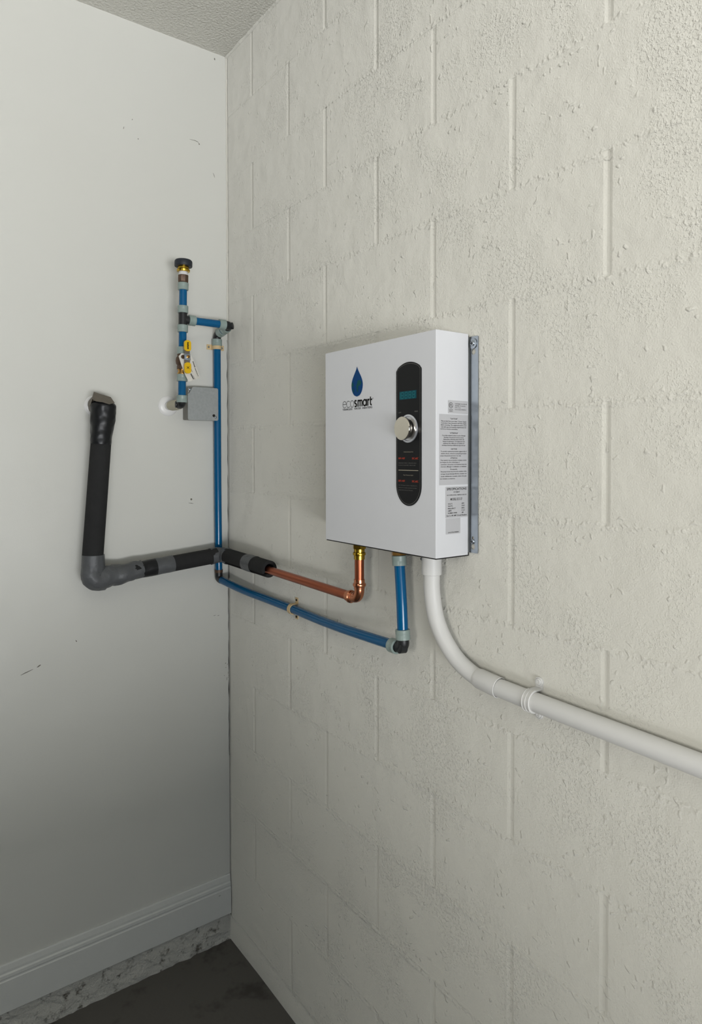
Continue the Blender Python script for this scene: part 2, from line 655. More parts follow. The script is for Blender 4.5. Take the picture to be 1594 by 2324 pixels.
# concrete blocks, one object each
def block_mesh(w, h):
    """painted block face: shallow at the bed joints, rounded down into the head joints"""
    xs = [(0.0016, 0.0030), (0.0034, 0.0019), (0.0085, 0.0)]
    zs = [(0.0, 0.0007), (0.006, 0.0)]
    X = [(-w / 2 + d, y) for d, y in xs] + [(w / 2 - d, y) for d, y in reversed(xs)]
    Z = [(-h / 2 + d, y) for d, y in zs] + [(h / 2 - d, y) for d, y in reversed(zs)]
    nx, nz = len(X), len(Z)
    V = [(x, max(yx, yz), z) for z, yz in Z for x, yx in X]
    F = [(j * nx + i, j * nx + i + 1, (j + 1) * nx + i + 1, (j + 1) * nx + i) for j in range(nz - 1) for i in range(nx - 1)]
    rim = [i for i in range(nx)] + [j * nx + nx - 1 for j in range(1, nz)] + [(nz - 1) * nx + i for i in range(nx - 2, -1, -1)] + [j * nx for j in range(nz - 2, 0, -1)]
    n0 = len(V)
    V += [(V[i][0], 0.014, V[i][2]) for i in rim]
    k = len(rim)
    F += [(rim[i], n0 + i, n0 + (i + 1) % k, rim[(i + 1) % k]) for i in range(k)]
    me = mesh('block', V, F)
    me.materials.append(M_BLOCK)
    bm = bmesh.new()
    bm.from_mesh(me)
    bmesh.ops.recalc_face_normals(bm, faces=bm.faces)
    bm.to_mesh(me)
    bm.free()
    return me


HEAD_X = [0.1755, 0.3920, 0.5767, 0.7910, 0.9845, 1.1970, 1.3940, 1.6000, 1.8030, 2.0065, 2.2095, 2.4130, 2.6160]
BLOCKS = {}
for row in range(14):
    n_ = row - 8
    first = 1 if n_ % 2 == 0 else 0
    cuts = [0.0006] + HEAD_X[first::2]
    z0 = BED_Z0 + row * BLOCK_H
    z1 = min(z0 + BLOCK_H, CEIL_Z - 0.0005)
    for xa, xb in zip(cuts[:-1], cuts[1:]):
        key = (round(xb - xa, 3), round(z1 - z0, 3))
        if key not in BLOCKS:
            BLOCKS[key] = block_mesh(xb - xa, z1 - z0)
        o = bpy.data.objects.new('block', BLOCKS[key])
        COL.objects.link(o)
        o.location = ((xa + xb) / 2, random.uniform(-0.0004, 0.0005), (z0 + z1) / 2)
        o.rotation_euler = (random.uniform(-0.0025, 0.0025), 0, random.uniform(-0.0015, 0.0015))
        o.parent = wall_right
# footing course under the first bed joint
bm = bmesh.new()
bm_box(bm, 0.0006, 2.6, -0.001, 0.02, 0.0, BED_Z0 - 0.001)
bmesh.ops.subdivide_edges(bm, edges=bm.edges[:], cuts=12, use_grid_fill=True)
for v in bm.verts:
    v.co.y += 0.004 * mnoise.noise(v.co * 18)
link('footing', from_bm('footing', bm), M_BLOCK, wall_right)

# left curb under the baseboard
bm = bmesh.new()
bm_box(bm, -0.12, 0.002, ROOM_Y, -0.001, 0.0, 0.0925)
bmesh.ops.bisect_plane(bm, geom=bm.verts[:] + bm.edges[:] + bm.faces[:], plane_co=(0, -0.7, 0), plane_no=(0, 1, 0))
for k in range(60):
    bmesh.ops.bisect_plane(bm, geom=bm.verts[:] + bm.edges[:] + bm.faces[:], plane_co=(0, -0.012 * (k + 1), 0), plane_no=(0, 1, 0))
for k in range(8):
    bmesh.ops.bisect_plane(bm, geom=bm.verts[:] + bm.edges[:] + bm.faces[:], plane_co=(0, 0, 0.0105 * (k + 1)), plane_no=(0, 0, 1))
for v in bm.verts:
    if v.co.x > 0:
        v.co.x += 0.006 * mnoise.noise(v.co * 30) + 0.003 * mnoise.noise(v.co * 90)
tag(link('wall_curb', from_bm('wall_curb', bm), M_CURB), 'rough dirty concrete curb below the white baseboard', None, None, 'structure')

# baseboard with its moulded upper edge
prof = [(0.0, 0.0958), (0.0135, 0.0958), (0.0135, 0.181), (0.0112, 0.1835), (0.0112, 0.187), (0.0128, 0.190), (0.0122, 0.198),
        (0.0088, 0.2015), (0.0088, 0.208), (0.0062, 0.2215), (0.0045, 0.2247), (0.0, 0.2247)]
V, F = [], []
for y in (-0.004, ROOM_Y):
    for x, z in prof:
        V.append((x + 0.0002, y, z))
n_ = len(prof)
for k in range(n_):
    k2 = (k + 1) % n_
    F.append((k, k2, n_ + k2, n_ + k))
F += [tuple(range(n_)), tuple(reversed(range(n_, 2 * n_)))]
me = mesh('baseboard_left', V, F)
bm = bmesh.new()
bm.from_mesh(me)
bmesh.ops.recalc_face_normals(bm, faces=bm.faces)
bm.to_mesh(me)
bm.free()
tag(link('baseboard_left', me, M_BASE), 'white moulded baseboard along the drywall', None, None, 'structure')


# scuffs, holes and the open crack down the corner
def scuff(pts, width, material=M_SCUFF, name='scuff_mark', x=0.0004):
    V, F = ribbon(pts, width)
    n_ = len(pts)
    V3 = []
    for i, q in enumerate(V):
        k = i // 2
        c = Vector(pts[k])
        s = 0.15 + 0.85 * math.sin(math.pi * (k + 0.5) / n_) * (0.6 + 0.8 * abs(mnoise.noise(Vector((q.x, q.y, 3)) * 300)))
        q2 = c + (q - c) * s
        V3.append((x, q2.x, q2.y))
    return link(name, mesh(name, V3, F), material, wall_left)


def polyline(pts, n):
    out = []
    for a, b in zip(pts[:-1], pts[1:]):
        for i in range(n):
            out.append((a[0] + (b[0] - a[0]) * i / n, a[1] + (b[1] - a[1]) * i / n))
    out.append(pts[-1])
    return out


SCUFFS = []   # filled from measured wall positions (y, z)
for pts, w_ in [
    ([(-0.1285, 2.6220), (-0.1105, 2.6230), (-0.1010, 2.6215), (-0.0965, 2.6165)], 0.0022),
    ([(-0.0965, 2.6180), (-0.0960, 2.6130)], 0.0040),
    ([(-0.0485, 2.5360), (-0.0430, 2.5220)], 0.0022),
    ([(-0.3110, 2.6290), (-0.3090, 2.6330)], 0.0022),
    ([(-0.3370, 2.5950), (-0.3350, 2.6030)], 0.0020),
    ([(-0.0420, 2.9070), (-0.0405, 2.9000)], 0.0050),
    ([(-0.6320, 1.0120), (-0.6000, 1.0230)], 0.0030),
    ([(-0.5900, 1.0260), (-0.5800, 1.0320)], 0.0040),
    ([(-0.0560, 1.0950), (-0.0480, 1.0960)], 0.0018),
    ([(-0.0420, 1.0930), (-0.0350, 1.0940)], 0.0018),
    ([(-0.4860, 1.0860), (-0.4830, 1.0800)], 0.0030),
    ([(-0.1395, 1.4690), (-0.1230, 1.4660)], 0.0020),
    ([(-0.0490, 0.1690), (-0.0420, 0.1700)], 0.0020),
    ([(-0.0660, 1.8395), (-0.0820, 1.8370), (-0.1000, 1.8385)], 0.0022),
]:
    x_ = 0.0004 if pts[0][1] > 0.23 else 0.0141
    scuff(polyline(pts, 5), w_, x=x_)
lathe('screw_hole', (0.0, -0.1300, 1.4800), (1, 0, 0), [(0.0, 0.0032), (0.0006, 0.0030), (0.0008, 0.0012)], M_SCUFF, wall_left, 16)
crack = [(-0.0022 - 0.0012 * mnoise.noise(Vector((0, 0, z * 30))), z) for z in [0.62 + (2.0 - 0.62) * i / 220 for i in range(221)]]
Vr, Fr = ribbon(crack, 0.0022)
V3 = []
for i, q in enumerate(Vr):
    c = Vector(crack[i // 2])
    s = max(0.12, 0.55 + 0.9 * mnoise.noise(Vector((5, 0, c.y * 22))))
    q = c + (q - c) * s
    V3.append((0.0004, q.x, q.y))
link('caulk_crack', mesh('caulk_crack', V3, Fr), M_DARK, wall_left)
for k in range(9):
    a = random.uniform(0, 6.28)
    y0_, z0_ = -0.006 + random.uniform(-0.012, 0.003), 0.905 + random.uniform(-0.03, 0.03)
    l_ = random.uniform(0.005, 0.012)
    scuff(polyline([(y0_, z0_), (y0_ + l_ * math.cos(a) * 0.5, z0_ + l_ * math.sin(a))], 4), 0.0018)

# ---------------------------------------------------------------- water heater
HX0, HX1, HY0, HY1, HZ0, HZ1 = 0.7165, 1.0937, -0.0950, -0.0085, 1.4220, 1.8598
heater = empty('tankless_water_heater', (0.905, 0.0, HZ0), 'white tankless water heater with black control panel mounted on block wall', 'water heater')
# folded sheet cover: front, sides, top, open underneath
bm = bmesh.new()
bm_box(bm, HX0, HX1, HY0, HY1, HZ0, HZ1)
bot = [f for f in bm.faces if f.normal.z < -0.9 or (f.calc_center_median().z < HZ0 + 1e-4)]
back = [f for f in bm.faces if f.calc_center_median().y > HY1 - 1e-4]
bmesh.ops.delete(bm, geom=list(set(bot + back)), context='FACES')
es = [e for e in bm.edges if len(e.link_faces) == 2]
bmesh.ops.bevel(bm, geom=es, offset=0.0016, segments=3, affect='EDGES', profile=0.5)
cover = link('front_cover', from_bm('front_cover', bm), M_WHITE, heater)
sm = cover.modifiers.new('thickness', 'SOLIDIFY')
sm.thickness = 0.0012
sm.offset = -1
# dark base plate showing as a line under the cover
box('base_plate', HX0 + 0.0018, HX1 - 0.0018, HY0 + 0.0018, -0.004, HZ0 - 0.0026, HZ0 + 0.004, M_DARK, heater)
box('chassis', HX0 + 0.003, HX1 - 0.003, HY1 - 0.004, -0.0035, HZ0 + 0.003, HZ1 - 0.003, M_GALVD, heater)


def keyhole(cu, cv, r, slot_w, slot_top, n=20):
    a0 = math.degrees(math.acos((slot_w / 2) / r))
    low = ell(cu, cv, r, r, 180 - a0 if False else 90 + (90 - a0), 360 + a0, n)
    top = ell(cu, slot_top - slot_w / 2, slot_w / 2, slot_w / 2, 0, 180, 10)
    return low + top


fl = round_rect(HX1 - 0.012, 1.1157, 1.4262, 1.8540, 0.0025)
kh1 = keyhole(1.1035, 1.8235, 0.0055, 0.005, 1.846)
kh2 = keyhole(1.1028, 1.4385, 0.0055, 0.005, 1.4590)
plate = flat_poly('mounting_flange', fl, [kh1, kh2], plane_mtx('R', -0.0028), 0.0016, M_STEEL, heater)
flL = round_rect(0.6945, HX0 + 0.012, 1.4262, 1.8540, 0.0025)
flat_poly('mounting_flange', flL, [circ(0.705, 1.8235, 0.005), circ(0.705, 1.4385, 0.005)], plane_mtx('R', -0.0028), 0.0016, M_STEEL, heater)


def screw_y(x, z, y, r, parent, washer=0.0, material=M_STEEL, name='screw'):
    """pan head cross screw whose head looks towards -y"""
    prof = [(0.0, r), (0.0010, r), (0.0022, r * 0.82), (0.0028, r * 0.5), (0.0030, 0.0002)]
    s = lathe(name, (x, y, z), (0, -1, 0), prof, material, parent, 20)
    bm = bmesh.new()
    bm_box(bm, x - r * 0.55, x + r * 0.55, y - 0.0034, y - 0.002, z - r * 0.13, z + r * 0.13)
    bm_box(bm, x - r * 0.13, x + r * 0.13, y - 0.0034, y - 0.002, z - r * 0.55, z + r * 0.55)
    c = link('cross_slot', from_bm('cross_slot', bm), M_DARK)
    c.parent = s if parent is None or parent.parent is None else s
    if washer:
        lathe('washer', (x, y + 0.0014, z), (0, -1, 0), [(0.0, washer), (0.0012, washer), (0.0014, washer * 0.95), (0.0014, 0.001)], material, parent, 28)
    return s


screw_y(1.1023, 1.8400, -0.0055, 0.0058, heater, washer=0.0105)
screw_y(1.1026, 1.4487, -0.0038, 0.0050, heater)

# printed logo
FW = HY0 - 0.0004
DP = []
for i in range(41):
    t = i / 40
    DP.append(t)
tipz, botz, half, cx_ = 1.8158, 1.7496, 0.0208, 0.8424


def drop_outline(scale=1.0):
    right = []
    for i in range(33):
        t = i / 32.0           # 0 tip .. 1 bottom
        z = tipz - (tipz - botz) * t
        if t < 0.62:
            w = half * (0.02 + 0.98 * (math.sin((t / 0.62) * math.pi / 2) ** 1.45))
        else:
            w = half * math.sqrt(max(0.0, 1 - ((t - 0.62) / 0.38) ** 2))
        right.append((cx_ + w, z))
    left = [(2 * cx_ - x, z) for x, z in reversed(right)]
    return right + left[1:-1]


drop = flat_poly('logo_drop', drop_outline(), [], plane_mtx('R', FW), 0.0002, M_DROP, heater)
for LI, (cxx, czz, rx, rz) in enumerate(((0.8500, 1.7790, 0.0070, 0.0065), (0.8440, 1.7725, 0.0035, 0.0050), (0.8445, 1.7650, 0.0025, 0.0060), (0.8265, 1.7765, 0.0035, 0.0055), (0.8300, 1.7640, 0.0018, 0.0055))):
    o = [(cxx + rx * (1 + 0.35 * mnoise.noise(Vector((math.cos(a) * 2, math.sin(a) * 2, cxx * 90)))) * math.cos(a),
          czz + rz * (1 + 0.35 * mnoise.noise(Vector((math.cos(a) * 2, math.sin(a) * 2, cxx * 90)))) * math.sin(a)) for a in [2 * math.pi * i / 18 for i in range(18)]]
    flat_poly('logo_land', o, [], plane_mtx('R', FW - 0.00015 - 0.00012 * LI), 0.0001, M_LAND, heater)

# lettering: thin eco, heavy smart
bz, xh = 1.7270, 0.0148        # baseline, x height
cy_ = bz + xh / 2
thin, bold = 0.0011, 0.0036
E_ = [(ell(0.7948, cy_, 0.0066, xh / 2, 2, 318, 26), thin, False), ([(0.7882, cy_ + 0.0004), (0.8014, cy_ + 0.0004)], thin, False)]
C_ = [(ell(0.8094, cy_, 0.0066, xh / 2, 42, 318, 24), thin, False)]
O_ = [(ell(0.8236, cy_, 0.0064, xh / 2, 0, 360, 28)[:-1], thin, True)]
strokes('logo_letters', E_ + C_ + O_, 'R', FW, M_INK, heater)
hb = bold / 2
sx0 = 0.8368
S_ = [(ell(sx0, bz + xh * 0.735, 0.0034, xh * 0.265 - hb * 0.5, 30, 270, 12) + ell(sx0, bz + xh * 0.265, 0.0036, xh * 0.265 - hb * 0.5, 90, -150, 12), bold, False)]
mx0 = 0.8442
M_ = [([(mx0 + hb, bz), (mx0 + hb, bz + xh)], bold, False)]
for k in (0, 1):
    c = mx0 + hb + 0.0036 + k * 0.0072
    M_.append((ell(c, bz + xh - 0.0046, 0.0036, 0.0034, 180, 0, 10) + [(c + 0.0036, bz)], bold * 0.95, False))
ax0 = 0.8700
A_ = [(ell(ax0, cy_, 0.0058, xh / 2 - hb * 0.6, 0, 360, 24)[:-1], bold, True), ([(ax0 + 0.0064, bz), (ax0 + 0.0064, bz + xh)], bold, False)]
rx0 = 0.8812
R_ = [([(rx0, bz), (rx0, bz + xh)], bold, False), (ell(rx0 + 0.0046, bz + xh - 0.0058, 0.0046, 0.0044, 170, 75, 8), bold, False)]
tx0 = 0.8905
T_ = [([(tx0, bz + xh + 0.0044), (tx0, bz + 0.0045)] + ell(tx0 + 0.0036, bz + 0.0045, 0.0036, 0.0030, 190, 280, 6), bold, False), ([(tx0 - 0.0018, bz + xh - 0.0018), (tx0 + 0.0058, bz + xh - 0.0018)], bold * 0.9, False)]
strokes('logo_letters', S_ + M_ + A_ + R_ + T_, 'R', FW, M_INK, heater)
strokes('logo_letters', [(circ(0.8990, bz + xh + 0.0002, 0.0009, 10), 0.0006, True)], 'R', FW, M_INK, heater)
prints('logo_letters', [('TANKLESS', 0.7876, 1.7212, 0.0042, 0.0370, 'l', 0.01), ('WATER', 0.8312, 1.7212, 0.0042, 0.0248, 'l', 0.01), ('HEATERS', 0.8618, 1.7212, 0.0042, 0.0350, 'l', 0.01)], 'R', FW, M_INK, heater)

# control panel
PX0, PX1, PTOP, PSH, PBOT, PLOW = 0.9772, 1.0532, 1.8052, 1.7920, 1.5184, 1.5600


def panel_outline(ins=0.0):
    x0, x1 = PX0 + ins, PX1 - ins
    c = (x0 + x1) / 2
    h = (x1 - x0) / 2
    o = [(x1, PLOW), (x1, PSH - 0.004)]
    for i in range(1, 4):
        o.append((x1 - 0.003 * (1 - math.cos(i * 0.4)), PSH - 0.004 + 0.0045 * math.sin(i * 0.4)))
    for i in range(1, 16):
        t = 1 - 2 * i / 16
        o.append((c + t * (h - 0.001), PSH + (PTOP - ins - PSH) * (1 - t * t) ** 0.9 + 0.001))
    for i in range(3, 0, -1):
        o.append((x0 + 0.003 * (1 - math.cos(i * 0.4)), PSH - 0.004 + 0.0045 * math.sin(i * 0.4)))
    o += [(x0, PSH - 0.004), (x0, PLOW)]
    for i in range(1, 24):
        a = math.pi + math.pi * i / 24
        o.append((c + h * math.cos(a), PLOW + (PLOW - PBOT - ins) * math.sin(a)))
    return o


panel = flat_poly('control_panel', panel_outline(), [], plane_mtx('R', HY0 - 0.0006), 0.0012, M_PANEL, heater)
PW = HY0 - 0.00135
strokes('panel_border', [(panel_outline(0.0032), 0.0006, True)], 'R', PW, M_LINE, panel)
disp = flat_poly('display', [(0.9880, 1.7322), (1.0390, 1.7322), (1.0390, 1.7485), (0.9880, 1.7485)], [], plane_mtx('R', PW), 0.0002, M_LCD, panel)
segs = []


def seg8(cx, cz, w, h, sh):
    t = 0.0010
    P = lambda a, b: (cx + a * w / 2 + sh * b, cz + b * h / 2)
    out = []
    for a, b in (((-1, 1), (1, 1)), ((-1, 0), (1, 0)), ((-1, -1), (1, -1)), ((-1, 1), (-1, 0)), ((1, 1), (1, 0)), ((-1, 0), (-1, -1)), ((1, 0), (1, -1))):
        p, q = Vector(P(*a)), Vector(P(*b))
        d = (q - p) * 0.06
        out.append(([tuple(p + d), tuple(q - d)], t, False))
    return out


segs += [([(0.9902, 1.7340), (0.9905, 1.7465)], 0.001, False)]
for k, c in enumerate((0.9970, 1.0085, 1.0200, 1.0315)):
    segs += seg8(c, 1.7403, 0.0068, 0.0120, 0.0003)
strokes('display_digits', segs, 'R', PW - 0.0003, M_SEG, panel)
prints_each('panel_print', [('LOW', 0.9888, 1.7052, 0.0028, 0.0085, 'c', 0.0), ('HIGH', 1.0384, 1.7052, 0.0028, 0.0095, 'c', 0.0)], 'R', PW, M_LINE, panel)
prints_each('panel_print', [('TEMPERATURE RANGE SETTING', 1.0150, 1.6256, 0.0018, 0.0290, 'c', 0.0), ('Plage de Temperature Réglable', 1.0150, 1.5792, 0.0018, 0.0300, 'c', 0.0)], 'R', PW, M_LINEW, panel)
prints_each('panel_print', [('80F-140F', 0.9846, 1.6118, 0.0040, 0.0200, 'l', 0.012), ('30C-60C', 1.0448, 1.6118, 0.0040, 0.0190, 'r', 0.012),
                       ('80F-140F', 0.9846, 1.5662, 0.0040, 0.0200, 'l', 0.012), ('30C-60C', 1.0448, 1.5662, 0.0040, 0.0190, 'r', 0.012)], 'R', PW, M_RED, panel)
prints_each('panel_print', [('FAHRENHEIT DISPLAY - PRESS AND HOLD', 0.9848, 1.6034, 0.0016, 0.0540, 'l', 0.0), ('DURING FIVE SECONDS - PRESS TO SET', 0.9848, 1.5990, 0.0016, 0.0520, 'l', 0.0),
                       ("Pour l'affichage en Celsius - Appuyez sur le", 0.9848, 1.5586, 0.0016, 0.0560, 'l', 0.0), ('bouton et le maintenir pendant 5 secondes.', 0.9848, 1.5538, 0.0016, 0.0560, 'l', 0.0),
                       ('Appuyez de nouveau pour Fahrenheit.', 0.9848, 1.5490, 0.0016, 0.0440, 'l', 0.0)], 'R', PW, M_LINE, panel)
strokes('panel_print', [([(0.9846, 1.5897), (1.0448, 1.5897)], 0.0013, False)], 'R', PW, M_LINEW, panel)
# dial and knob
DX, DZ = 1.0152, 1.6732
dial = lathe('dial_ring', (DX, HY0 - 0.0012, DZ), (0, -1, 0), [(0.0, 0.0283), (0.0014, 0.0283), (0.0024, 0.0268), (0.0024, 0.0246), (0.0008, 0.0236), (0.0008, 0.002)], M_RIM, panel, 48)
knob = lathe('knob', (DX, HY0 - 0.0012, DZ), (0, -1, 0), [(0.0, 0.0212), (0.0145, 0.0222), (0.0160, 0.0232), (0.0172, 0.0234), (0.0182, 0.0226), (0.0184, 0.0215), (0.0186, 0.0002)], M_CHROME, panel, 64)

# stickers on the right flank
SX = HX1 + 0.0003


def sticker(y0, y1, z0, z1, r=0.0012):
    return flat_poly('sticker', round_rect(y0, y1, z0, z1, r, 4), [], plane_mtx('L', SX), 0.0003, M_STICK, heater)


st = sticker(-0.0638, -0.0100, 1.7010, 1.7264)
ST = SX + 0.0003
prints('sticker_print', [('CONFORMS TO UL STD. 499', -0.0455, 1.7190, 0.0020, 0.0330, 'l', 0.01), ('CERTIFIED TO CAN/CSA', -0.0455, 1.7152, 0.0020, 0.0290, 'l', 0.01), ('STD C22.2', -0.0455, 1.7116, 0.0020, 0.0160, 'l', 0.01), ('Cert Listed 4004415', -0.0455, 1.7080, 0.0020, 0.0310, 'l', 0.01), ('Intertek', -0.0560, 1.7076, 0.0020, 0.0105, 'c', 0.01), ('4004415', -0.0560, 1.7044, 0.0020, 0.0100, 'c', 0.01), ('ETL', -0.0562, 1.7142, 0.0052, 0.0070, 'c', 0.02)], 'L', ST, M_INK, st)
strokes('sticker_print', [(circ(-0.0562, 1.7168, 0.0052, 24), 0.0008, True)], 'L', ST, M_INK, st)

st = sticker(-0.0871, -0.0090, 1.5622, 1.6990, 0.0004)
CAU = [('"CAUTION"', 1.6893, 0.0028, 0.0200), ('This product has more than 1 Power Supply', 1.6846, 0.0024, 0.0690), ('Connection Point. Disconnect all Power Supply', 1.6808, 0.0024, 0.0690), ('Before Servicing. This equipment must be used', 1.6770, 0.0024, 0.0690), ('only with approved separate supplemental over', 1.6732, 0.0024, 0.0690), ('current protection assemblies.', 1.6694, 0.0024, -0.0470),
       ('"ATTENTION"', 1.6614, 0.0028, 0.0220), ("Ce produit a plusieurs points de source d'énergie", 1.6570, 0.0024, 0.0640), ('électrique. Déconnecter tout les sources', 1.6532, 0.0024, 0.0540), ("d'alimentation électrique avant de faire des", 1.6494, 0.0024, 0.0570), ('travaux de maintenance. Cet équipement doit', 1.6456, 0.0024, 0.0600), ('seulement être utilisé avec un système de', 1.6418, 0.0024, 0.0580), ('surcharge électrique additionnel approuvé par', 1.6380, 0.0024, 0.0640),
       ('CAUTION', 1.6306, 0.0028, 0.0170), ('To provide continued protection against risk of', 1.6262, 0.0024, 0.0700), ('electric shock, connect to properly grounded', 1.6220, 0.0024, 0.0690), ('circuit. Household and indoor use only.', 1.6178, 0.0024, -0.0560),
       ('ATTENTION', 1.6130, 0.0026, 0.0190), ('Pour assurer une protection continue contre', 1.6090, 0.0024, 0.0700), ('les risques de choc électrique, à', 1.6050, 0.0024, -0.0520), ('connecter à des prises correctement mise à la', 1.6008, 0.0024, 0.0700), ('à la terre. Ménager et utilisation en intérieur', 1.5966, 0.0024, 0.0700),
       ('Precaución', 1.5914, 0.0026, 0.0190), ('Para proporcionar una protección continua contra', 1.5872, 0.0024, 0.0700), ('el riesgo de una descarga eléctrica, conectar a un', 1.5826, 0.0024, 0.0700), ('circuito debidamente conectado a tierra. Solo para', 1.5780, 0.0024, 0.0700), ('uso doméstico en interiores.', 1.5734, 0.0024, -0.0400)]
prints('sticker_print', [(t, -0.0482 if w_ > 0 else -0.0845, z, h, abs(w_), 'c' if w_ > 0 else 'l', 0.02) for t, z, h, w_ in CAU], 'L', ST, M_INK, st, res=1)

st = sticker(-0.0706, -0.0090, 1.4980, 1.5588, 0.002)
prints('sticker_print', [('SPECIFICATIONS', -0.0400, 1.5520, 0.0046, 0.0540, 'c', 0.02), ('ECOSMART', -0.0400, 1.5468, 0.0026, 0.0170, 'c', 0.01), ('ASI COPPER-NICKEL TEMPERATURE SETS', -0.0400, 1.5412, 0.0022, 0.0540, 'c', 0.01), ('MODEL ECO 27', -0.0410, 1.5320, 0.0046, 0.0320, 'c', 0.02),
                         ('VOLTS', -0.0640, 1.5240, 0.0026, 0.0120, 'l', 0.02), ('WATTS', -0.0640, 1.5196, 0.0026, 0.0130, 'l', 0.02), ('FREQUENCY', -0.0640, 1.5150, 0.0026, 0.0210, 'l', 0.02), ('AMPS', -0.0640, 1.5106, 0.0026, 0.0100, 'l', 0.02), ('NUMBER WIRES', -0.0640, 1.5062, 0.0024, 0.0250, 'l', 0.02),
                         ('240V', -0.0270, 1.5240, 0.0026, 0.0080, 'l', 0.02), ('27kW', -0.0270, 1.5196, 0.0026, 0.0090, 'l', 0.02), ('60HZ', -0.0270, 1.5150, 0.0026, 0.0085, 'l', 0.02), ('112.5', -0.0270, 1.5106, 0.0026, 0.0090, 'l', 0.02), ('#8', -0.0260, 1.5062, 0.0026, 0.0045, 'l', 0.02),
                         ('Use 3 x 40 AMP Circuit Breakers', -0.0400, 1.5010, 0.0028, 0.0560, 'c', 0.02)], 'L', ST, M_INK, st)
st = sticker(-0.0694, -0.0300, 1.4666, 1.4970, 0.0004)
prints('sticker_print', [('S/N:27SLN48006', -0.0490, 1.4686, 0.0022, 0.0290, 'c', 0.02)], 'L', ST, M_INK, st)

# ---------------------------------------------------------------- blue supply line
blue = empty('blue_water_pipe', (0.0, -0.2, 1.774), 'bright blue plastic water line with frosted rings running round the corner to the heater', 'pipe')
RB, RR = 0.0117, 0.0158


def ring(a, d, length=0.0215, parent=None):
    """frosted expansion ring, d = axis direction"""
    return lathe('expansion_ring', a, d, [(0.0, RB), (0.0, RR - 0.0008), (0.0008, RR), (length * 0.42, RR), (length * 0.5, RR - 0.0005), (length * 0.58, RR), (length - 0.0008, RR), (length, RR - 0.0010), (length, RB)], M_RING, parent or blue, 32, close=False)


def rz(py):       # riser height from picture row at its distance
    return 2.0309 - (py - 724) * 0.001324


def ry(z):        # the riser leans a little
    return -0.2000 + (z - 1.774) * 0.0185


RX = 0.100


def rp(z):
    return Vector((RX, ry(z), z))


def riser_tube(z0, z1, rad, name='pipe', material=None, seg=24):
    return tube(name, line_pts(rp(z0), rp(z1), 2), rad, material or M_BLUE, blue, seg)


UPR = Vector((0, 0.0185, 1)).normalized()
tube('wall_stub', [(0.0, -0.2055, 1.7745), (0.030, -0.2050, 1.7745)], 0.0125, M_ESC, blue)
tube('rubber_sleeve', line_pts((0.022, -0.2050, 1.7745), (0.080, -0.2008, 1.7742), 6), [0.0140, 0.0158, 0.0160, 0.0160, 0.0158, 0.0150], M_CREAM, blue)
e0 = Vector((0.074, -0.2008, 1.7742))
e1 = Vector((RX, -0.2, 1.7742))
tube('elbow', [e0] + arc_corner(e0, e1, e1 + UPR * 0.02, 0.014) + [e1 + UPR * 0.018], 0.0130, M_BLACKP, blue)
lathe('elbow_boss', (0.086, -0.2004, 1.7742), (-0.2, -1, 0), [(0.0, 0.010), (0.0135, 0.010), (0.0145, 0.008), (0.0145, 0.001)], M_BLACKP, blue, 16)
ring(rp(rz(914)), UPR)
riser_tube(rz(905), rz(860), [RB, RB])
ring(rp(rz(866)), UPR)
lathe('brass_insert', rp(rz(851)), UPR, [(0, 0.0145), (0.003, 0.0152), (0.006, 0.0145), (0.0065, 0.0125), (0.014, 0.0125), (0.014, 0.0145), (0.016, 0.0150)], M_BRASS2, blue, 24)
# ball valve
valve = lathe('valve_body', rp(rz(839)), UPR, [(0, 0.0150), (0.001, 0.0160), (0.010, 0.0160), (0.012, 0.0150), (0.017, 0.0188), (0.026, 0.0200), (0.035, 0.0188), (0.040, 0.0150), (0.043, 0.0158), (0.048, 0.0152)], M_BRONZE, blue, 12)
vc = rp(rz(839) + 0.027)
lathe('valve_stem', vc + Vector((0.014, 0.004, 0)), (1, 0.02, 0), [(0, 0.0095), (0.012, 0.0095), (0.012, 0.006), (0.024, 0.006), (0.0245, 0.002)], M_BRONZE, valve, 16)
hxp = RX + 0.0380
hcy = vc.y - 0.0005
hz = rz(814)
bm = bmesh.new()
bm_box(bm, hxp - 0.0012, hxp + 0.0012, hcy - 0.0085, hcy + 0.0085, hz - 0.022, hz + 0.022, 0.0008, 1)
lever = link('lever', from_bm('lever', bm), M_LEVER, valve)
box('washer_plate', hxp + 0.0010, hxp + 0.0022, hcy - 0.0095, hcy + 0.0095, hz - 0.0100, hz + 0.0100, M_STEEL, valve, 0.0005, 1)
lathe('nut', (hxp + 0.0020, hcy, hz), (1, 0, 0), [(0, 0.0080), (0.0045, 0.0080), (0.0050, 0.0072), (0.0050, 0.0050)], M_STEEL, valve, 6)
lathe('stem_end', (hxp + 0.0020, hcy, hz), (1, 0, 0), [(0, 0.0046), (0.0078, 0.0046), (0.0082, 0.0036), (0.0060, 0.0030), (0.0060, 0.0003)], M_BRASS2, valve, 16)


def grip(z0, z1, dx, name):
    """yellow dipped sleeve on one end of the lever"""
    out = round_rect(hcy - 0.0102, hcy + 0.0102, z0, z1, 0.0085, 8)
    g_ = flat_poly('grip', out, [], plane_mtx('L', hxp + dx), 0.0068, M_YELLOW, valve)
    bv = g_.modifiers.new('soft', 'BEVEL')
    bv.width = 0.0018
    bv.segments = 3
    bv.limit_method = 'ANGLE'
    return g_


